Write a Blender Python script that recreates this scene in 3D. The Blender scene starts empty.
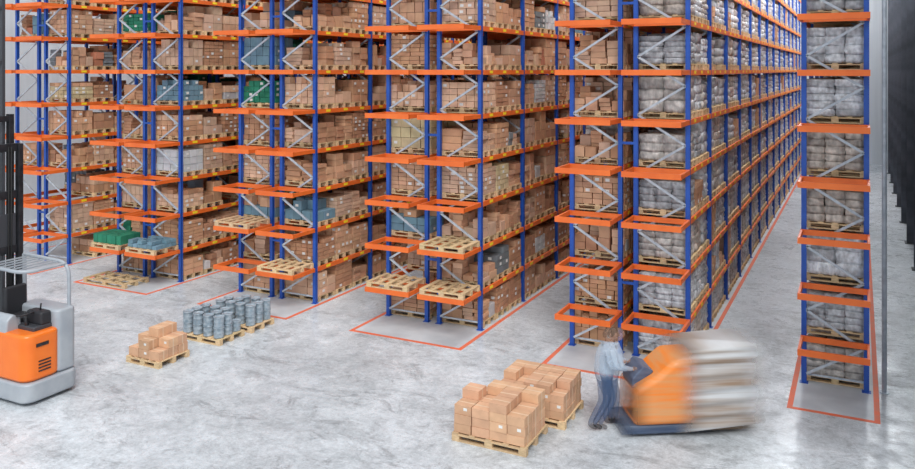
import bpy, bmesh, math, random
import numpy as np
from mathutils import Vector, Matrix
random.seed(7)
rng = np.random.default_rng(7)
scene = bpy.context.scene
COL = scene.collection
scene.view_settings.view_transform='Standard'

# ------------------------------------------------------------ materials
def new_mat(name, color=(.5,.5,.5), rough=.5, metal=0.0):
    m = bpy.data.materials.new(name); m.use_nodes = True
    b = m.node_tree.nodes['Principled BSDF']
    b.inputs['Base Color'].default_value = (*color, 1)
    b.inputs['Roughness'].default_value = rough
    b.inputs['Metallic'].default_value = metal
    return m
def N(m, t, **kw):
    n = m.node_tree.nodes.new(t)
    for k, v in kw.items(): setattr(n, k, v)
    return n
def L(m, a, b): m.node_tree.links.new(a, b)
def bsdf(m): return m.node_tree.nodes['Principled BSDF']
def noisy(name, c1, c2, scale=8, rough=.5, metal=0, detail=4, bump=0.0, coord='Object', stretch=(1,1,1)):
    m = new_mat(name, c1, rough, metal)
    tc = N(m,'ShaderNodeTexCoord'); mp = N(m,'ShaderNodeMapping'); mp.inputs['Scale'].default_value = stretch
    nz = N(m,'ShaderNodeTexNoise'); nz.inputs['Scale'].default_value = scale; nz.inputs['Detail'].default_value = detail
    mx = N(m,'ShaderNodeMix', data_type='RGBA')
    mx.inputs[6].default_value = (*c1,1); mx.inputs[7].default_value = (*c2,1)
    rp = N(m,'ShaderNodeValToRGB'); rp.color_ramp.elements[0].position=.35; rp.color_ramp.elements[1].position=.65
    L(m, tc.outputs[coord], mp.inputs[0]); L(m, mp.outputs[0], nz.inputs['Vector']); L(m, nz.outputs['Fac'], rp.inputs[0])
    L(m, rp.outputs[0], mx.inputs[0]); L(m, mx.outputs[2], bsdf(m).inputs['Base Color'])
    if bump:
        bp = N(m,'ShaderNodeBump'); bp.inputs['Strength'].default_value = bump; bp.inputs['Distance'].default_value=.02
        L(m, nz.outputs['Fac'], bp.inputs['Height']); L(m, bp.outputs[0], bsdf(m).inputs['Normal'])
    return m
def attr_mat(name, rough=.75, noise=.12, scale=6, bump=0, spec=.3, stretch=(1,1,1)):
    m = new_mat(name, rough=rough)
    a = N(m,'ShaderNodeAttribute'); a.attribute_name='Col'
    tc = N(m,'ShaderNodeTexCoord'); nz = N(m,'ShaderNodeTexNoise'); nz.inputs['Scale'].default_value = scale; nz.inputs['Detail'].default_value=5
    mp = N(m,'ShaderNodeMapping'); mp.inputs['Scale'].default_value = stretch
    mr = N(m,'ShaderNodeMapRange'); mr.inputs[1].default_value=.3; mr.inputs[2].default_value=.7; mr.inputs[3].default_value=1-noise; mr.inputs[4].default_value=1+noise
    vm = N(m,'ShaderNodeVectorMath', operation='SCALE')
    L(m, tc.outputs['Object'], mp.inputs[0]); L(m, mp.outputs[0], nz.inputs['Vector']); L(m, nz.outputs['Fac'], mr.inputs[0])
    L(m, a.outputs['Color'], vm.inputs[0]); L(m, mr.outputs[0], vm.inputs['Scale']); L(m, vm.outputs[0], bsdf(m).inputs['Base Color'])
    bsdf(m).inputs['Specular IOR Level'].default_value = spec
    if bump:
        bp = N(m,'ShaderNodeBump'); bp.inputs['Strength'].default_value=bump; bp.inputs['Distance'].default_value=.03
        L(m, nz.outputs['Fac'], bp.inputs['Height']); L(m, bp.outputs[0], bsdf(m).inputs['Normal'])
    return m

M_carton = attr_mat('cardboard', .8, .1, 5)
M_wrap = attr_mat('stretch_wrap_film', .3, .38, 11, bump=.7, spec=.6, stretch=(1,1,.6))
M_wood = attr_mat('pallet_wood', .85, .2, 9, stretch=(1,4,4))
M_blue = noisy('rack_blue_paint', (.010,.068,.36), (.016,.09,.44), 3, .42)
M_orange = noisy('rack_orange_paint', (.86,.175,.028), (.76,.135,.02), 2, .45)
M_galv = noisy('galvanised_steel', (.52,.57,.63), (.38,.43,.49), 7, .45, .1)
M_line = noisy('floor_line_paint', (.78,.14,.055), (.66,.17,.09), 4, .6)
M_label = new_mat('yellow_label', (.95,.72,.03), .5)
M_black = noisy('black_metal', (.012,.013,.016), (.03,.03,.035), 9, .4, .2)
M_rubber = new_mat('rubber', (.012,.012,.012), .8)
M_torange = noisy('truck_orange', (.90,.20,.02), (.86,.17,.015), 2, .28)
M_tgrey = noisy('truck_light_grey', (.40,.43,.46), (.33,.36,.40), 3, .35)
M_tdark = new_mat('truck_dark_grey', (.05,.052,.06), .45)
M_seat = new_mat('seat_vinyl', (.02,.02,.024), .55)
M_pad = noisy('floor_bay_coating', (.58,.605,.63), (.44,.46,.49), 1.2, .5, detail=10)

# ------------------------------------------------------------ mass box batching
CUBE_V = np.array([[-1,-1,-1],[1,-1,-1],[1,1,-1],[-1,1,-1],[-1,-1,1],[1,-1,1],[1,1,1],[-1,1,1]],float)
CUBE_F = np.array([[0,3,2,1],[4,5,6,7],[0,1,5,4],[1,2,6,5],[2,3,7,6],[3,0,4,7]])
class Batch:
    def __init__(s): s.c=[];s.h=[];s.col=[];s.r=[]
    def add(s,c,h,col=(.5,.5,.5),r=0.0): s.c.append(c);s.h.append(h);s.col.append(col);s.r.append(r)
    def mm(s,a,b,col=(.5,.5,.5)):
        s.add(tuple((a[i]+b[i])/2 for i in range(3)), tuple(abs(b[i]-a[i])/2 for i in range(3)), col)
    def build(s,name,mat,parent=None):
        n=len(s.c); c=np.array(s.c); h=np.array(s.h); r=np.array(s.r); col=np.array(s.col)
        v=CUBE_V[None]*h[:,None,:]
        cr,sr=np.cos(r)[:,None],np.sin(r)[:,None]
        x=v[:,:,0]*cr-v[:,:,1]*sr; y=v[:,:,0]*sr+v[:,:,1]*cr
        v=np.stack([x,y,v[:,:,2]],-1)+c[:,None,:]
        f=(CUBE_F[None]+np.arange(n)[:,None,None]*8)
        return np_mesh(name,v.reshape(-1,3),f.reshape(-1,4),np.repeat(col,8,axis=0),mat,parent)
def np_mesh(name,v,f,col,mat,parent=None,smooth=False):
    me=bpy.data.meshes.new(name); nv=len(v); nf=len(f)
    me.vertices.add(nv); me.vertices.foreach_set('co',v.astype(np.float32).ravel())
    me.loops.add(nf*4); me.loops.foreach_set('vertex_index',f.astype(np.int32).ravel())
    me.polygons.add(nf); me.polygons.foreach_set('loop_start',np.arange(0,nf*4,4,dtype=np.int32))
    me.polygons.foreach_set('loop_total',np.full(nf,4,dtype=np.int32))
    me.update(calc_edges=True); me.validate()
    if col is not None:
        a=me.color_attributes.new('Col','FLOAT_COLOR','POINT')
        c4=np.ones((nv,4),np.float32); c4[:,:3]=col; a.data.foreach_set('color',c4.ravel())
    me.polygons.foreach_set('use_smooth',np.full(nf,smooth))
    me.materials.append(mat)
    o=bpy.data.objects.new(name,me); COL.objects.link(o)
    if parent: o.parent=parent
    return o
def empty(name,loc=(0,0,0),rz=0):
    o=bpy.data.objects.new(name,None); o.empty_display_size=.3; COL.objects.link(o); o.location=loc; o.rotation_euler[2]=rz; return o

# ------------------------------------------------------------ small helpers
def link(me,name,mat,parent,mods=()):
    if mat: me.materials.append(mat)
    o=bpy.data.objects.new(name,me); COL.objects.link(o)
    if parent: o.parent=parent
    return o
def bevel(o,w,seg=3):
    m=o.modifiers.new('bevel','BEVEL'); m.width=w; m.segments=seg; m.limit_method='ANGLE'
    for p in o.data.polygons: p.use_smooth=True
    m.harden_normals=True
def box(name,a,b,mat,parent=None,bev=0.0,rot=None):
    c=[(a[i]+b[i])/2 for i in range(3)]; h=[abs(b[i]-a[i])/2 for i in range(3)]
    me=bpy.data.meshes.new(name)
    me.from_pydata([tuple(CUBE_V[i][k]*h[k] for k in range(3)) for i in range(8)],[],CUBE_F.tolist()); me.update()
    o=link(me,name,mat,parent); o.location=c
    if rot: o.rotation_euler=rot
    if bev: bevel(o,bev)
    return o
def prism(name,pts,z0,z1,mat,parent=None,bev=0.0,axis='z'):
    me=bpy.data.meshes.new(name); bm=bmesh.new()
    def P(p,t):
        if axis=='z': return (p[0],p[1],t)
        if axis=='y': return (p[0],t,p[1])
        return (t,p[0],p[1])
    lo=[bm.verts.new(P(p,z0)) for p in pts]; hi=[bm.verts.new(P(p,z1)) for p in pts]
    n=len(pts); bm.faces.new(lo[::-1]); bm.faces.new(hi)
    for i in range(n): bm.faces.new((lo[i],lo[(i+1)%n],hi[(i+1)%n],hi[i]))
    bmesh.ops.recalc_face_normals(bm,faces=bm.faces); bm.to_mesh(me); bm.free()
    o=link(me,name,mat,parent)
    if bev: bevel(o,bev)
    return o
def rrect(x0,x1,y0,y1,r,seg=6):
    pts=[]
    for cx,cy,a0 in ((x1-r,y1-r,0),(x0+r,y1-r,90),(x0+r,y0+r,180),(x1-r,y0+r,270)):
        for i in range(seg+1):
            a=math.radians(a0+90*i/seg); pts.append((cx+r*math.cos(a),cy+r*math.sin(a)))
    return pts
def cyl(name,p0,p1,r,mat,parent=None,seg=20,r2=None,bev=0):
    p0=Vector(p0);p1=Vector(p1); d=p1-p0
    me=bpy.data.meshes.new(name); bm=bmesh.new()
    bmesh.ops.create_cone(bm,cap_ends=True,segments=seg,radius1=r,radius2=r if r2 is None else r2,depth=d.length)
    bm.to_mesh(me); bm.free()
    o=link(me,name,mat,parent); o.location=(p0+p1)/2; o.rotation_euler=d.to_track_quat('Z','Y').to_euler()
    for p in me.polygons: p.use_smooth=len(p.vertices)==4
    if bev: bevel(o,bev)
    return o
def tube(name,pts,r,mat,parent=None,cyclic=False):
    cu=bpy.data.curves.new(name,'CURVE'); cu.dimensions='3D'; cu.bevel_depth=r; cu.bevel_resolution=3
    s=cu.splines.new('POLY'); s.points.add(len(pts)-1); s.use_cyclic_u=cyclic
    for i,p in enumerate(pts): s.points[i].co=(*p,1)
    cu.materials.append(mat); cu.use_fill_caps=True
    o=bpy.data.objects.new(name,cu); COL.objects.link(o)
    if parent: o.parent=parent
    return o

# ------------------------------------------------------------ camera
TH=math.radians(26.7); H=6.5
cd=bpy.data.cameras.new('camera'); cam=bpy.data.objects.new('camera',cd); COL.objects.link(cam)
cam.location=(0,0,H); cam.rotation_euler=(math.radians(90),0,TH)
cd.lens=36*800/915; cd.shift_y=-164.5/915; cd.clip_end=300
scene.camera=cam

# ------------------------------------------------------------ room
def floor_mat():
    m=new_mat('worn_concrete',(.6,.6,.6),.5)
    tc=N(m,'ShaderNodeTexCoord')
    def noise(sc,det,ro=.6,dist=0.0,scale=(1,1,1),rz=0):
        mp=N(m,'ShaderNodeMapping'); mp.inputs['Scale'].default_value=scale; mp.inputs['Rotation'].default_value[2]=rz; L(m,tc.outputs['Object'],mp.inputs[0])
        n=N(m,'ShaderNodeTexNoise'); n.inputs['Scale'].default_value=sc; n.inputs['Detail'].default_value=det; n.inputs['Roughness'].default_value=ro; n.inputs['Distortion'].default_value=dist
        L(m,mp.outputs[0],n.inputs['Vector']); return n
    def ramp(src,p0,p1,c0=0,c1=1):
        r=N(m,'ShaderNodeMapRange'); r.inputs[1].default_value=p0;r.inputs[2].default_value=p1;r.inputs[3].default_value=c0;r.inputs[4].default_value=c1
        L(m,src,r.inputs[0]); return r.outputs[0]
    def mul(a,b):
        x=N(m,'ShaderNodeMath',operation='MULTIPLY'); L(m,a,x.inputs[0]); L(m,b,x.inputs[1]); return x.outputs[0]
    a=ramp(noise(.25,6,.65,.6).outputs['Fac'],.38,.62,.80,1.05)
    b=ramp(noise(1.4,10,.82,.5).outputs['Fac'],.40,.58,.76,1.07)
    c=ramp(noise(10,10,.9).outputs['Fac'],.40,.60,.78,1.18)
    d=ramp(noise(.9,12,.85,1.0,(.6,1.4,1),.5).outputs['Fac'],.53,.60,1,.66)
    sp=ramp(noise(4.0,12,.9,1.0).outputs['Fac'],.54,.61,1,.64)
    sc=ramp(noise(2.2,14,.92,.4,(.15,2.5,1),1.1).outputs['Fac'],.57,.64,1,1.2)
    v=mul(mul(mul(mul(mul(a,b),c),d),sp),sc)
    vm=N(m,'ShaderNodeVectorMath',operation='SCALE'); vm.inputs[0].default_value=(.645,.685,.72); L(m,v,vm.inputs['Scale'])
    L(m,vm.outputs[0],bsdf(m).inputs['Base Color'])
    rr=ramp(b,.76,1.06,.5,.24); L(m,rr,bsdf(m).inputs['Roughness'])
    bsdf(m).inputs['Specular IOR Level'].default_value=.5
    return m
M_floor=floor_mat()
box('floor',(-40,-12,-.3),(10,64,0),M_floor)
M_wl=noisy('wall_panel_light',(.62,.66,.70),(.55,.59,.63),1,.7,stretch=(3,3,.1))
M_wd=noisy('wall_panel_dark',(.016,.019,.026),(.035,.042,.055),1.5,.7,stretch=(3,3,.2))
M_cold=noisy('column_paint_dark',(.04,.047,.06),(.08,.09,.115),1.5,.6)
box('wall_back',(-32,62,0),(8,62.3,14),M_wl)
box('wall_left',(-32.3,-12,0),(-32,62.3,14),M_wl)
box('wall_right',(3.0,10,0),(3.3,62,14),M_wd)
box('baseboard_right',(2.92,10,0),(3.0,62,.25),M_galv)
for y in (21,25.5,30,34.5,39,43.5,48,52.5,57):
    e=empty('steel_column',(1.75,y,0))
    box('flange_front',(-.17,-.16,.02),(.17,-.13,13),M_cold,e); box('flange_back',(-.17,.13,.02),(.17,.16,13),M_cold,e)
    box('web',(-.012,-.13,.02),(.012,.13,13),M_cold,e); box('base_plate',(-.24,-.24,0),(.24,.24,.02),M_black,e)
b=Batch()
for z in (2.2,4.4,6.6,8.8,11): b.mm((2.85,12,z),(3.0,61.9,z+.12),(.1,.1,.1))
b.build('trim_wall_girts',M_galv)

# ------------------------------------------------------------ racks
YF=18.1; BAY=2.8; NB=14; LV=[1.0+1.10*k for k in range(10)]
HT=11.6
def rack_rows(name,rows,x_l,x_r):
    par=empty(name,(0,0,0))
    up=Batch(); be=Batch(); lab=Batch(); gal=Batch()
    gv=[];gf=[]
    for (x0,x1) in rows:
        for i in range(NB+1):
            y=YF+i*BAY
            for x in (x0,x1):
                up.add((x,y,HT/2+.01),(.05,.012,HT/2)) 
                up.add((x-.044,y+.04,HT/2+.01),(.006,.04,HT/2)); up.add((x+.044,y+.04,HT/2+.01),(.006,.04,HT/2))
                up.add((x,y+.03,.005),(.085,.085,.005))
            k=0; z=.2; st=.66
            zs=[]
            while z<HT-.2: zs.append(z); z+=st
            for a,bz in zip(zs[:-1],zs[1:]):
                xa,xb=(x0+.05,x1-.05) if k%2==0 else (x1-.05,x0+.05)
                d=Vector((xb-xa,0,bz-a)); n=Vector((-d.z,0,d.x)).normalized()*.025
                base=len(gv)
                for yy in (y-.02,y+.02):
                    gv+= [(xa+n.x,yy,a+n.z),(xb+n.x,yy,bz+n.z),(xb-n.x,yy,bz-n.z),(xa-n.x,yy,a-n.z)]
                gf+=[[base,base+1,base+2,base+3],[base+7,base+6,base+5,base+4],[base,base+4,base+5,base+1],[base+3,base+2,base+6,base+7]]
                k+=1
            gal.add(((x0+x1)/2,y+.045,.18),((x1-x0)/2-.05,.015,.02))
        for z in LV:
            for i in range(NB):
                y0=YF+i*BAY+.09; y1=YF+(i+1)*BAY-.02
                for x in (x0-.035,x1+.035):
                    be.add((x,(y0+y1)/2,z-.06),(.022,(y1-y0)/2,.06))
                for t in (.18,.5,.82):
                    lab.add((x1+.059,y0+(y1-y0)*t,z-.05),(.002,.10,.035))
            be.add(((x0+x1)/2,YF-1.0,z-.055),((x1-x0)/2+.06,.03,.06))
            be.add(((x0+x1)/2,YF-.08,z-.055),((x1-x0)/2+.06,.03,.055))
            for x in (x0-.035,x1+.035):
                be.add((x,YF-.54,z-.055),(.025,.44,.05))
    up.build('uprights',M_blue,par); be.build('beams',M_orange,par); lab.build('location_labels',M_label,par); gal.build('foot_ties',M_galv,par)
    np_mesh('bracing',np.array(gv),np.array(gf),None,M_galv,par)
    if len(rows)==2:
        sp=Batch()
        for i in range(NB+1):
            for z in (1.6,4.8,8.0): sp.mm((rows[0][1],YF+i*BAY-.01,z),(rows[1][0],YF+i*BAY+.03,z+.06))
        sp.build('row_spacers',M_blue,par)
    fm=Batch(); w=.10; xl=x_l-.22; xr=x_r+.22; yb=YF+NB*BAY
    fm.mm((xl,16.6,0),(xr,16.6+w,.006)); fm.mm((xl,16.6+w,0),(xl+w,yb,.006)); fm.mm((xr-w,16.6+w,0),(xr,yb,.006))
    fm.build('floor_marking_line',M_line)
    fp=Batch(); fp.mm((xl+w,16.6+w,0),(xr-w,yb,.003)); fp.build('floor_bay_pad',M_pad)
    return par

RX=[-3.40-5.08*k for k in range(5)]
racks=[]
for k,xr in enumerate(RX):
    rows=[(xr-2.68,xr-1.52),(xr-1.16,xr)]
    racks.append(rows); rack_rows('pallet_rack',rows,xr-2.68,xr)
single=[(-1.04,.12)]
rack_rows('pallet_rack',single,-1.04,.12)

# ------------------------------------------------------------ loads
def jit(c,a=.06):
    k=1+random.uniform(-a,a); return (c[0]*k,c[1]*k*(1+random.uniform(-.03,.03)),c[2]*k)
KRAFT=[(.54,.30,.175),(.62,.36,.22),(.46,.245,.145),(.68,.44,.30),(.56,.33,.21),(.58,.39,.28)]
def pallet(bt,cx,cy,z,detail=True,wx=1.2,wy=.8):
    w=jit((.66,.48,.28),.15)
    if detail:
        for i in range(5):
            x=cx-wx/2+.06+(wx-.12)*i/4; bt.add((x,cy,z+.133),(.055,wy/2,.011),jit(w,.12))
        for y in (cy-wy/2+.05,cy,cy+wy/2-.05):
            bt.add((cx,y,z+.111),(wx/2,.05,.011),w); bt.add((cx,y,z+.011),(wx/2,.05,.011),w)
            for x in (cx-wx/2+.07,cx,cx+wx/2-.07): bt.add((x,y,z+.061),(.07,.05,.039),jit(w,.1))
    else:
        bt.add((cx,cy,z+.125),(wx/2,wy/2,.019),w)
        for y in (cy-wy/2+.05,cy,cy+wy/2-.05): bt.add((cx,y,z+.053),(wx/2,.05,.053),w)
def carton_load(bt,cx,cy,z,hmax,base=None,full=False,wx=1.2,wy=.8,labels=False):
    z+=.145
    base=base or random.choice(KRAFT)
    if random.random()<.35:
        nx,ny=random.choice([(3,2),(4,2),(2,2),(4,3)])
        sx,sy=wx/nx,wy/ny
        for i in range(nx):
            for j in range(ny):
                h=hmax*random.uniform(.4,1.0); bh=random.choice([.1,.14,.18,.24,.32]); bc=random.choice(KRAFT) if random.random()<.8 else base
                if random.random()<.06: bc=random.choice([(.6,.6,.6),(.25,.33,.42),(.5,.2,.12),(.2,.22,.24)])
                zz=z
                while zz+bh<=z+h+.03:
                    bt.add((cx-wx/2+sx*(i+.5)+random.uniform(-.02,.02),cy-wy/2+sy*(j+.5)+random.uniform(-.02,.02),zz+bh/2),
                           (sx/2*random.uniform(.84,.97)-.004,sy/2*random.uniform(.84,.97)-.004,bh/2-.004),jit(bc,.14),random.uniform(-.08,.08))
                    zz+=bh
        return
    nx,ny=random.choice([(4,2),(4,3),(5,3),(6,4),(5,4),(6,3),(3,2)])
    bh=random.choice([.11,.13,.16,.19,.22,.27])
    nl=max(1,int(round(hmax/bh)))
    if nl*bh>.84: nl-=1
    sx,sy=wx/nx,wy/ny
    miss=random.choice([0,.15,.3,.5])
    second=random.choice(KRAFT) if random.random()<.4 else base
    for l in range(nl):
        for i in range(nx):
            for j in range(ny):
                if l==nl-1 and random.random()<miss: continue
                if l<nl-2 and 0<i<nx-1 and 0<j<ny-1: continue
                px=cx-wx/2+sx*(i+.5)+random.uniform(-.01,.01); py=cy-wy/2+sy*(j+.5)+random.uniform(-.01,.01); pz=z+bh*(l+.5)
                bt.add((px,py,pz),(sx/2-.009,sy/2-.009,bh/2-.005),jit(base if l<nl-1 else second,.14),random.uniform(-.03,.03))
                if labels and random.random()<.3:
                    if i==nx-1: bt.add((px+sx/2-.008,py+sy*.1,pz),(.004,min(.05,sy*.3),min(.035,bh*.3)),(.72,.72,.70))
                    if j==0 and random.random()<.6: bt.add((px-sx*.05,py-sy/2+.008,pz),(min(.05,sx*.3),.004,min(.035,bh*.3)),(.72,.72,.70))
def wrapped_variant(seed):
    r=np.random.default_rng(seed)
    V=[];F=[];n=0
    nl=[3,4,3,5,4,3,4,5][seed%8]
    for l in range(nl):
        nx,ny=[(2,2),(3,2),(2,1)][seed%3]
        for i in range(nx):
            for j in range(ny):
                bm=bmesh.new(); bmesh.ops.create_cube(bm,size=2); bmesh.ops.subdivide_edges(bm,edges=bm.edges[:],cuts=2,use_grid_fill=True)
                v=np.array([x.co[:] for x in bm.verts]); f=np.array([[w.index for w in p.verts] for p in bm.faces]); bm.free()
                nrm=np.linalg.norm(v,axis=1,keepdims=True); v=v*(1-.10*(nrm-1)/.73)
                v=v+r.normal(0,.045,v.shape)
                sx,sy,sz=1/nx,1/ny,1/nl
                v=v*np.array([sx*1.04,sy*1.04,sz*1.08])+np.array([-1+sx*(2*i+1)+r.normal(0,.015),-1+sy*(2*j+1)+r.normal(0,.015),-1+sz*(2*l+1)])
                V.append(v);F.append(f+n);n+=len(v)
    return np.concatenate(V),np.concatenate(F)
WV=[wrapped_variant(s) for s in range(8)]
class WBatch:
    def __init__(s): s.v=[];s.f=[];s.c=[];s.n=0
    def add(s,cx,cy,z,hx,hy,h,col):
        u,f=random.choice(WV)
        v=u*np.array([hx,hy,h/2])+np.array([cx,cy,z+h/2])
        s.v.append(v); s.f.append(f+s.n); s.n+=len(v)
        c=np.tile(np.array(col),(len(v),1)); blocks=len(v)//56
        if blocks: c*=np.repeat(1+.12*rng.normal(size=(blocks,1)),56,axis=0)[:len(v)]
        c*= (1+.12*rng.normal(size=(len(v),1)))
        s.c.append(np.clip(c,0,1))
    def build(s,name,parent=None):
        return np_mesh(name,np.concatenate(s.v),np.concatenate(s.f),np.concatenate(s.c),M_wrap,parent,True)
GREYS=[(.50,.515,.54),(.56,.58,.61),(.43,.435,.45),(.50,.47,.44),(.62,.64,.67),(.38,.39,.41),(.47,.41,.36)]

def fill_rows(row,kind,nb,special=None,skip=0.02,lo=.52,hi=.84,empty_bays=()):
    bt=Batch(); pb=Batch(); wb=WBatch(); nw=0
    x0,x1=row; cx=(x0+x1)/2
    for li,z in enumerate([0.003]+LV[:-1]):
        for bi in range(nb):
            for pi in range(3):
                if random.random()<skip or (bi in empty_bays and random.random()<.75): continue
                cy=YF+bi*BAY+.14+.42+pi*.87+random.uniform(-.02,.02)
                pallet(pb,cx,cy,z+.001,bi<4)
                hm=random.uniform(lo,hi)
                kd=kind; base=None
                if special:
                    s=special(li,bi,pi)
                    if s=='wrap': kd='wrap'
                    elif s=='carton': kd='carton'
                    elif s: base=s; 
                if kd=='wrap':
                    wb.add(cx,cy,z+.145,.56,.39,random.uniform(.58,.8),random.choice(GREYS)); nw+=1
                else: carton_load(bt,cx,cy,z,hm,base,labels=bi<4)
    g=empty('palletised_goods')
    pb.build('pallets',M_wood,g)
    if bt.c: bt.build('cartons',M_carton,g)
    if nw: wb.build('wrapped_loads',g)
GREEN=(.03,.22,.13); BLUEG=(.16,.27,.34); DG=(.18,.20,.21); WHT=(.58,.60,.61); YB=(.58,.47,.28)
def spA2(li,bi,pi):
    if li>=5 and bi<2: return GREEN if random.random()<.7 else (BLUEG if random.random()<.5 else None)
    if li in(1,2) and random.random()<.5: return GREEN if random.random()<.5 else BLUEG
    return None
def spMix(li,bi,pi):
    r=random.random()
    if r<.03: return BLUEG
    if r<.06: return WHT
    if r<.09: return DG
    if r<.10: return GREEN
    if r<.14: return YB
    return None
def spA3(li,bi,pi):
    r=random.random()
    if r<.2: return YB
    if r<.28: return BLUEG
    return None
def sp4A(li,bi,pi):
    return 'wrap' if random.random()<.06 and li>1 else None
def sp4B(li,bi,pi):
    return 'carton' if random.random()<.07 else None
fill_rows(racks[0][0],'carton',6,sp4A); fill_rows(racks[0][1],'wrap',NB,sp4B,skip=.02)
fill_rows(racks[1][0],'carton',6,spA3); fill_rows(racks[1][1],'carton',NB,spMix)
fill_rows(racks[2][0],'carton',5,spA2); fill_rows(racks[2][1],'carton',NB,spMix)
fill_rows(racks[3][0],'carton',5,spA2); fill_rows(racks[3][1],'carton',11,spMix)
fill_rows(racks[4][0],'carton',5,spMix,skip=.3,empty_bays=(0,1)); fill_rows(racks[4][1],'carton',9,spMix,skip=.1)
fill_rows(single[0],'wrap',7,sp4B)

def front_pallet(row,lvl,stack=1,load=None,name='wooden_pallet'):
    x0,x1=row; cx=(x0+x1)/2; z=LV[lvl]+.007
    e=empty(name,(cx,YF-.54,z)); b=Batch()
    for k in range(stack): pallet(b,random.uniform(-.02,.02),0,.146*k,True,1.2,.95)
    b.build('boards',M_wood,e)
    if load:
        c=Batch()
        carton_load(c,0,0,.146*(stack-1),.25,load); c.build('goods',M_carton,e)
front_pallet(racks[1][1],1); front_pallet(racks[1][0],0); front_pallet(racks[1][1],0)
front_pallet(racks[2][1],0); front_pallet(racks[2][0],1); front_pallet(racks[3][1],0,1,BLUEG,'loaded_pallet')
front_pallet(racks[3][0],0,1,GREEN,'loaded_pallet')
e=empty('wooden_pallet',(racks[3][0][1]-.2,17.2,0.004)); b=Batch(); pallet(b,0,0,.001,True,1.8,.9); b.build('boards',M_wood,e)

# ------------------------------------------------------------ foreground pallets with cartons
def fg_cartons(name,x0,x1,y0,y1,cols,bh,gap=.006,base=(.62,.37,.23)):
    cx,cy=(x0+x1)/2,(y0+y1)/2
    e=empty(name,(cx,cy,0)); b=Batch(); pallet(b,0,0,.001,True,x1-x0,y1-y0); b.build('pallet',M_wood,e)
    ny=len(cols); nx=len(cols[0]); sx=(x1-x0-.06)/nx; sy=(y1-y0-.06)/ny
    c=Batch(); t=Batch()
    for j in range(ny):
        for i in range(nx):
            for l in range(cols[j][i]):
                px=-(x1-x0)/2+.03+sx*(i+.5); py=-(y1-y0)/2+.03+sy*(j+.5); pz=.147+bh*(l+.5)
                px+=random.uniform(-.008,.008); py+=random.uniform(-.008,.008); r=random.uniform(-.04,.04)
                c.add((px,py,pz),(sx/2-gap,sy/2-gap,bh/2-.002),jit(base,.12),r)
                t.add((px,py,pz+.0006),(sx/2-gap+.0012,.018,bh/2-.002+.0008),(.70,.50,.34),r)
                if random.random()<.3: t.add((px+sx*.15,py,pz+.02),(.035,sy/2-gap+.0015,.025),(.75,.75,.72),r)
    c.build('cartons',M_carton,e); t.build('tape_and_labels',M_carton,e)
fg_cartons('carton_stack_on_pallet',-6.40,-5.0,12.5,13.55,[[3,3,4,3],[4,3,4,3],[3,4,4,4]],.16)
fg_cartons('carton_stack_on_pallet',-6.15,-4.75,13.75,14.85,[[3,3,4,4,3],[4,3,4,4,4],[4,4,4,4,4]],.145)
fg_cartons('carton_stack_on_pallet',-14.60,-13.6,12.6,13.5,[[1,2,1],[2,3,2],[1,3,2]],.195)

def drums(name,x0,x1,y0,y1,layers):
    cx,cy=(x0+x1)/2,(y0+y1)/2
    e=empty(name,(cx,cy,0)); b=Batch(); pallet(b,0,0,.001,True,x1-x0,y1-y0); b.build('pallet',M_wood,e)
    me=bpy.data.meshes.new('drums'); bm=bmesh.new(); r=.125; h=.25
    prof=[(0,0),(r*.9,0),(r,.012),(r*.97,.02),(r*.97,h*.45),(r*1.02,h*.5),(r*.97,h*.55),(r*.97,h-.03),(r*1.05,h-.02),(r*1.05,h),(r*.9,h),(r*.88,h-.012),(0,h-.012)]
    nx=int((x1-x0)/(2*r+.015)); ny=int((y1-y0)/(2*r+.015))
    for l in range(layers):
        for i in range(nx):
            for j in range(ny):
                if l==layers-1 and random.random()<.25: continue
                ox=-(x1-x0)/2+(x1-x0)/nx*(i+.5); oy=-(y1-y0)/2+(y1-y0)/ny*(j+.5); oz=.147+l*h
                rings=[]
                for (pr,pz) in prof:
                    rings.append([bm.verts.new((ox+pr*math.cos(a*math.tau/14),oy+pr*math.sin(a*math.tau/14),oz+pz)) for a in range(14)] if pr>0 else [bm.verts.new((ox,oy,oz+pz))])
                for A,B in zip(rings[:-1],rings[1:]):
                    for a in range(14):
                        a2=(a+1)%14
                        if len(A)==1: bm.faces.new((A[0],B[a2],B[a]))
                        elif len(B)==1: bm.faces.new((A[a],A[a2],B[0]))
                        else: bm.faces.new((A[a],A[a2],B[a2],B[a]))
    bm.to_mesh(me); bm.free()
    for p in me.polygons: p.use_smooth=True
    link(me,'drums',noisy('drum_grey_blue',(.22,.29,.35),(.40,.46,.51),12,.35,.1),e)
drums('metal_drums_on_pallet',-14.75,-13.45,14.3,15.15,2)
drums('metal_drums_on_pallet',-14.7,-13.4,15.35,16.2,2)

# ------------------------------------------------------------ reach truck (left)
SC=1.05
T=empty('reach_truck',(-15.3*(1-SC),10.9*(1-SC),0)); T.scale=(SC,SC,SC)
prism('chassis_base',rrect(-15.7,-14.3,10.0,11.15,.22),.06,.42,M_tgrey,T,.05)
prism('orange_body',rrect(-15.6,-14.36,10.03,10.82,.22),.42,1.30,M_torange,T,.07)
prism('grey_counterweight',rrect(-15.5,-14.36,10.68,11.12,.12),.42,1.62,M_tgrey,T,.06)
prism('grey_cowl',[(10.05,1.25),(10.4,1.25),(10.36,1.5),(10.2,1.6),(10.08,1.5)],-15.55,-14.95,M_tgrey,T,.04,'x')
box('inner_console',(-15.5,10.3,1.25),(-14.5,10.70,1.38),M_tdark,T,.03)
box('armrest_console',(-14.95,10.45,1.36),(-14.5,10.68,1.62),M_seat,T,.05)
box('seat_cushion',(-15.45,10.35,1.36),(-15.0,10.8,1.48),M_seat,T,.05)
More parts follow.
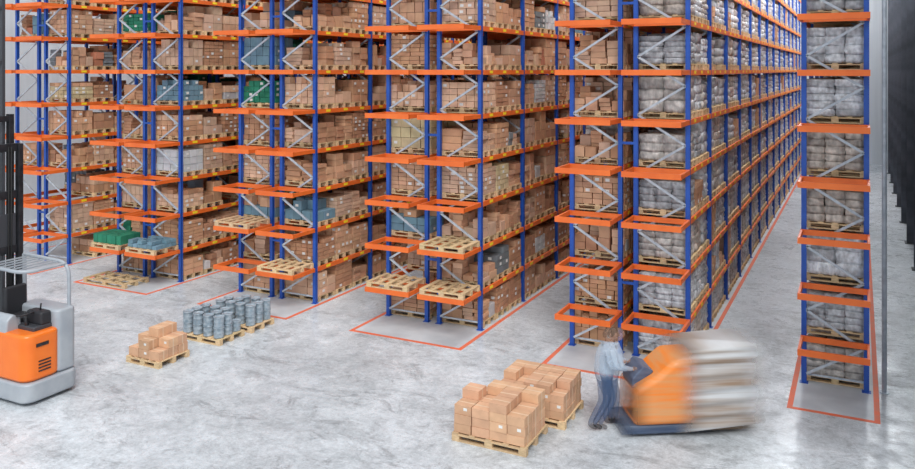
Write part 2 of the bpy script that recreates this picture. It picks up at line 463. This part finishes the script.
box('seat_backrest',(-15.5,10.34,1.44),(-15.38,10.8,2.0),M_seat,T,.05)
cyl('steering_column',(-14.75,10.35,1.34),(-14.82,10.35,1.56),.035,M_black,T)
tube('steering_wheel',[(-14.82+.14*math.cos(a*math.tau/20),10.35+.14*math.sin(a*math.tau/20),1.58+.03*math.cos(a*math.tau/20)) for a in range(20)],.017,M_black,T,True)
cyl('steering_knob',(-14.72,10.28,1.6),(-14.72,10.28,1.66),.02,M_black,T)
cyl('joystick',(-14.7,10.58,1.6),(-14.68,10.58,1.74),.015,M_black,T)
box('black_badge',(-14.362,10.25,1.05),(-14.345,10.5,1.11),M_black,T)
for k in range(4): box('vent_slot_%d'%k,(-14.366,10.3,.58+k*.06),(-14.35,10.55,.605+k*.06),M_black,T)
def arc(p0,p1,p2,n=8): 
    p0,p1,p2=map(Vector,(p0,p1,p2)); return [tuple((1-t)**2*p0+2*t*(1-t)*p1+t*t*p2) for t in [i/n for i in range(n+1)]]
for nm,y in (('a',10.12),('b',11.05)):
    pts=[(-14.5,y,1.55)]+arc((-14.5,y,2.15),(-14.5,y,2.42),(-14.8,y,2.44))+[(-15.85,y,2.47)]
    if nm=='a': pts=arc((-14.55,y+.3,2.42),(-14.6,y,2.42),(-14.9,y,2.44))+[(-15.85,y,2.47)]
    tube('guard_rail_'+nm,pts,.036,M_tgrey,T)
tube('guard_rear_bar',[(-14.55,10.4,2.42),(-14.6,11.05,2.41)],.028,M_tgrey,T)
for k in range(6): box('guard_slat_%d'%k,(-15.75+k*.19,10.14,2.425),(-15.72+k*.19,11.03,2.45),M_tgrey,T)
tube('guard_front_post',[(-15.8,10.12,.9),(-15.85,10.12,2.47)],.04,M_tgrey,T)
tube('guard_front_post_b',[(-15.8,11.05,.9),(-15.85,11.05,2.47)],.04,M_tgrey,T)
for nm,y,zt in (('outer_l',10.1,4.7),('outer_r',11.05,4.7),('mid_l',10.22,5.3),('mid_r',10.92,5.3),('inner_l',10.34,8.9),('inner_r',10.80,8.9)):
    x={'o':-16.0,'m':-16.1,'i':-16.18}[nm[0]]
    w_=.05 if nm[0]!='i' else .035
    box('mast_'+nm,(x-.06,y-w_,.12),(x+.06,y+w_,zt),M_black if nm[0]!='i' else M_tdark,T,.008)
for k,z in enumerate((1.0,2.5,3.6,4.55)): box('mast_cross_%d'%k,(-16.06,10.1,z),(-15.98,11.05,z+.16),M_black,T,.01)
box('mast_mid_cross',(-16.12,10.2,5.15),(-16.06,10.92,5.27),M_black,T,.01)
for k,z in enumerate((6.3,7.4,8.2,8.8)): box('mast_in_cross_%d'%k,(-16.2,10.34,z),(-16.13,10.8,z+.08),M_tdark,T,.01)
for k,y in enumerate((10.45,10.72)): box('lift_chain_%d'%k,(-16.02,y-.02,.4),(-15.99,y+.02,4.6),M_tdark,T)
for k,y in enumerate((10.80,10.86)): cyl('hydraulic_hose_%d'%k,(-15.97,y,.5),(-15.97,y,4.65),.014,M_rubber,T,10)
box('carriage_plate',(-16.05,10.2,2.6),(-15.99,10.98,3.3),M_tdark,T,.02)
cyl('lift_cylinder',(-16.1,10.59,.2),(-16.1,10.59,4.6),.07,M_tdark,T)
for k,y in enumerate((10.18,10.98)):
    box('straddle_leg_%d'%k,(-17.6,y-.08,.08),(-15.6,y+.08,.26),M_tgrey,T,.02)
    cyl('load_wheel_%d'%k,(-17.45,y-.06,.13),(-17.45,y+.06,.13),.13,M_rubber,T)
    box('fork_%d'%k,(-17.7,y+(.2 if y<10.5 else -.3),.3),(-16.25,y+(.3 if y<10.5 else -.2),.34),M_black,T)
cyl('drive_wheel',(-14.75,10.4,.16),(-14.75,10.7,.16),.16,M_rubber,T)
cyl('caster_wheel',(-14.6,10.9,.1),(-14.6,11.0,.1),.1,M_rubber,T)

# ------------------------------------------------------------ moving truck (blurred by motion)
def fade(m,x0,x1,x2,x3,amax=1.0,coord='Object'):
    tc=N(m,'ShaderNodeTexCoord'); sp=N(m,'ShaderNodeSeparateXYZ'); L(m,tc.outputs[coord],sp.inputs[0])
    a=N(m,'ShaderNodeMapRange',interpolation_type='SMOOTHSTEP'); a.inputs[1].default_value=x0;a.inputs[2].default_value=x1
    b=N(m,'ShaderNodeMapRange',interpolation_type='SMOOTHSTEP'); b.inputs[1].default_value=x2;b.inputs[2].default_value=x3;b.inputs[3].default_value=1;b.inputs[4].default_value=0
    L(m,sp.outputs[0],a.inputs[0]);L(m,sp.outputs[0],b.inputs[0])
    mu=N(m,'ShaderNodeMath',operation='MULTIPLY'); L(m,a.outputs[0],mu.inputs[0]);L(m,b.outputs[0],mu.inputs[1])
    m2=N(m,'ShaderNodeMath',operation='MULTIPLY'); L(m,mu.outputs[0],m2.inputs[0]); m2.inputs[1].default_value=amax
    L(m,m2.outputs[0],bsdf(m).inputs['Alpha'])
    return m
G=empty('stacker_truck',(-3.02,14.87,0),math.radians(32))
def gshape(name,pts,y0,y1,mat,bev=.05):
    return prism(name,pts,y0,y1,mat,G,bev,'y')
mo=fade(noisy('moving_orange',(.88,.24,.03),(.70,.34,.14),1.2,.4,stretch=(.6,1,9)),-1.15,-.55,.1,.85,.95)
md=fade(noisy('moving_dark',(.05,.08,.15),(.14,.18,.26),1.2,.5,stretch=(.5,1,8)),-1.3,-.8,-.2,.6,.85)
gshape('hood',[(-.95,.22),(.8,.22),(.86,.5),(.7,1.0),(.3,1.38),(-.2,1.36),(-.5,1.1),(-.95,.85)],-.52,.42,mo,.12)
gshape('chassis',[(-1.15,.06),(.6,.06),(.6,.22),(-1.15,.22)],-.45,.4,md,.03)
gshape('control_panel',[(-.9,.8),(-.62,.95),(-.5,1.12),(-.7,1.2),(-.9,1.0)],-.3,.3,md,.03)
def load_mat():
    m=noisy('moving_wrapped_load',(.62,.63,.64),(.30,.20,.13),1.0,.45,stretch=(.30,.30,9))
    return fade(m,-.25,.45,.85,1.62,.94)
me=bpy.data.meshes.new('load'); bm=bmesh.new()
rings=[]; nz=48
for k in range(nz+1):
    z=.2+1.42*k/nz; s=1.0+.03*math.sin(k*math.tau/8)+ .05*math.sin(k/nz*math.pi)
    if k in(0,nz): s*=.93
    cx=.62-.10*(1-k/nz)
    ring=[]
    for px,py in rrect(-.95,.95,-.54,.48,.14,4):
        x=cx+px*s; ring.append(bm.verts.new((x,py*s,z+.06*(x-.6)-.10*(x-.6)**2)))
    rings.append(ring)
for A,B in zip(rings[:-1],rings[1:]):
    n=len(A)
    for i in range(n): bm.faces.new((A[i],A[(i+1)%n],B[(i+1)%n],B[i]))
bm.faces.new(rings[0][::-1]); bm.faces.new(rings[-1])
bm.to_mesh(me); bm.free()
for p in me.polygons: p.use_smooth=True
link(me,'load',load_mat(),G)
mw=fade(new_mat('moving_fork',(.25,.18,.12),.6),-.3,.1,.9,1.5,.8)
gshape('forks_and_pallet',[(-.2,.06),(1.45,.06),(1.45,.2),(-.2,.2)],-.4,.4,mw,.02)

# operator at the truck's tiller, smeared by motion
def alpha(m,v): bsdf(m).inputs['Alpha'].default_value=v; return m
def person_mat(al):
    m=new_mat('operator_clothes',(.3,.5,.7),.8)
    tc=N(m,'ShaderNodeTexCoord'); sp=N(m,'ShaderNodeSeparateXYZ'); L(m,tc.outputs['Object'],sp.inputs[0])
    r=N(m,'ShaderNodeValToRGB'); els=r.color_ramp.elements
    els[0].position=0; els[0].color=(.02,.02,.025,1); els[1].position=1; els[1].color=(.55,.33,.24,1)
    for p,c in ((.06,(.02,.02,.025,1)),(.08,(.06,.10,.20,1)),(.52,(.07,.13,.26,1)),(.56,(.48,.58,.70,1)),(.83,(.62,.70,.80,1)),(.845,(.55,.33,.24,1))):
        e=els.new(p); e.color=c
    d=N(m,'ShaderNodeMath',operation='DIVIDE'); d.inputs[1].default_value=1.85; L(m,sp.outputs[2],d.inputs[0]); L(m,d.outputs[0],r.inputs[0])
    L(m,r.outputs[0],bsdf(m).inputs['Base Color']); return alpha(m,al)
def skin(name,verts,edges,rad,mat,parent,sub=2,root=0):
    me=bpy.data.meshes.new(name); me.from_pydata(verts,edges,[]); me.update()
    o=link(me,name,mat,parent)
    bpy.context.view_layer.objects.active=o
    o.modifiers.new('skin','SKIN')
    if not me.skin_vertices:
        with bpy.context.temp_override(object=o,active_object=o): bpy.ops.mesh.customdata_skin_add()
    for i,r in enumerate(rad):
        sv=me.skin_vertices[0].data[i]; sv.radius=(r,r) if not isinstance(r,tuple) else r; sv.use_root=(i==root)
    s=o.modifiers.new('sub','SUBSURF'); s.levels=sub; s.render_levels=sub
    return o
P=empty('truck_operator',(-4.12,14.24,0)); P.rotation_euler[2]=math.radians(32)
BV=[(0,0,.98),(.01,0,1.12),(.04,0,1.28),(.07,0,1.42),(.08,0,1.50),(.10,0,1.56),
    (0,.10,.92),(.12,.11,.54),(.10,.12,.12),(.11,.12,.05),(.26,.13,.045),
    (-.02,-.10,.92),(-.02,-.11,.52),(-.24,-.12,.16),(-.26,-.12,.10),(-.12,-.13,.04),
    (.07,.17,1.42),(.12,.25,1.18),(.30,.2,1.12),(.35,.19,1.12),
    (.07,-.17,1.42),(.10,-.26,1.18),(.28,-.22,1.12),(.33,-.21,1.12)]
BE=[(0,1),(1,2),(2,3),(3,4),(4,5),(0,6),(6,7),(7,8),(8,9),(9,10),(0,11),(11,12),(12,13),(13,14),(14,15),(3,16),(16,17),(17,18),(18,19),(3,20),(20,21),(21,22),(22,23)]
BR=[(.15,.17),(.14,.16),(.15,.18),(.13,.15),.06,.05,.11,.075,.05,.045,.04,.11,.075,.05,.045,.04,.075,.055,.042,.03,.075,.055,.042,.03]
def figure(tag,dx,al):
    MP=person_mat(al); MS=alpha(new_mat('operator_skin',(.55,.33,.24),.6),al); MH=alpha(new_mat('operator_hair',(.09,.06,.04),.8),al)
    R=bpy.data.objects.new('figure'+tag,None); COL.objects.link(R); R.parent=P; R.location=(dx,0,0)
    skin('body'+tag,BV,BE,BR,MP,R)
    for sgn,(hx,hy,hz) in ((1,(.35,.19,1.12)),(-1,(.33,-.21,1.12))):
        v=[(hx,hy,hz),(hx+.05,hy,hz)]; ed=[(0,1)]; r=[(.02,.035),(.018,.038)]
        for k in range(4):
            y=hy+(k-1.5)*.02; ln=(.035,.04,.037,.028)[k]; i=len(v)
            v+=[(hx+.07,y,hz+.003),(hx+.07+ln*.7,y,hz-.005),(hx+.07+ln*.6,y,hz-.035)]; ed+=[(1,i),(i,i+1),(i+1,i+2)]; r+=[.009,.0085,.008]
        i=len(v); v+=[(hx+.03,hy-sgn*.045,hz-.01),(hx+.055,hy-sgn*.06,hz-.03)]; ed+=[(0,i),(i,i+1)]; r+=[.010,.009]
        skin('hand_'+('l' if sgn>0 else 'r')+tag,v,ed,r,MS,R,1)
    me=bpy.data.meshes.new('head'); bm=bmesh.new(); bmesh.ops.create_uvsphere(bm,u_segments=32,v_segments=24,radius=1)
    for v in bm.verts:
        x,y,z=v.co; jaw=1-.28*max(0,-z)
        nx=x*.098*jaw; ny=y*.076*jaw; nz=z*.118
        if x>0:
            nx+=.022*math.exp(-((y/.16)**2+((z+.12)/.16)**2))
            nx-=.010*(math.exp(-(((y-.36)/.17)**2+((z-.06)/.12)**2))+math.exp(-(((y+.36)/.17)**2+((z-.06)/.12)**2)))
            nx+=.006*math.exp(-((y/.28)**2+((z+.48)/.07)**2)); nx+=.008*math.exp(-((y/.3)**2+((z+.8)/.15)**2))
        v.co=(nx,ny,nz)
    bm.to_mesh(me); bm.free()
    for p in me.polygons: p.use_smooth=True
    h=link(me,'head'+tag,MS,R); h.location=(.13,0,1.68)
    me=bpy.data.meshes.new('hair'); bm=bmesh.new(); bmesh.ops.create_uvsphere(bm,u_segments=24,v_segments=16,radius=1)
    bmesh.ops.delete(bm,geom=[v for v in bm.verts if v.co.z<.15+.5*v.co.x-.25*(v.co.x<0)],context='VERTS')
    for v in bm.verts: v.co=(v.co.x*.108-.004,v.co.y*.086,v.co.z*.128)
    bm.to_mesh(me); bm.free()
    for p in me.polygons: p.use_smooth=True
    h=link(me,'hair'+tag,MH,R); h.location=(.13,0,1.68)
    for sg in (1,-1):
        skin('ear_%s'%('l' if sg>0 else 'r')+tag,[(.125,sg*.076,1.70),(.12,sg*.082,1.68),(.125,sg*.078,1.655)],[(0,1),(1,2)],[.012,.013,.008],MS,R,1)
        cyl('eye_%s'%('l' if sg>0 else 'r')+tag,(.208,sg*.028,1.688),(.214,sg*.028,1.688),.009,MH,R,10)
figure('',0,.5); figure('_smear_back',-.09,.33); figure('_smear_front',.10,.36)

# sprinkler riser beside end rack
e=empty('sprinkler_riser_pipe',(.44,18.25,0)); cyl('pipe',(0,0,.01),(0,0,11.5),.045,M_galv,e); cyl('foot_flange',(0,0,0),(0,0,.02),.09,M_galv,e)

# ------------------------------------------------------------ light
w=bpy.data.worlds.new('world'); scene.world=w; w.use_nodes=True
bg=w.node_tree.nodes['Background']; bg.inputs[0].default_value=(.86,.93,1,1); bg.inputs[1].default_value=.95
sd=bpy.data.lights.new('skylight_sun','SUN'); sd.energy=2.35; sd.angle=math.radians(30); sd.color=(1,.985,.96)
so=bpy.data.objects.new('skylight_sun',sd); COL.objects.link(so)
so.rotation_euler=Vector((-.5,.7,-1)).to_track_quat('-Z','Y').to_euler(); so.location=(0,5,20)
for k,x in enumerate([-2.2,-7.27,-12.35,-17.43,-22.5,1.2]):
    ld=bpy.data.lights.new('aisle_luminaire','AREA'); ld.shape='RECTANGLE'; ld.size=1.0; ld.size_y=36; ld.energy=1500 if x>-5 else 1000; ld.color=(.95,.98,1)
    lo=bpy.data.objects.new('aisle_luminaire',ld); COL.objects.link(lo); lo.location=(x,38,12.8)
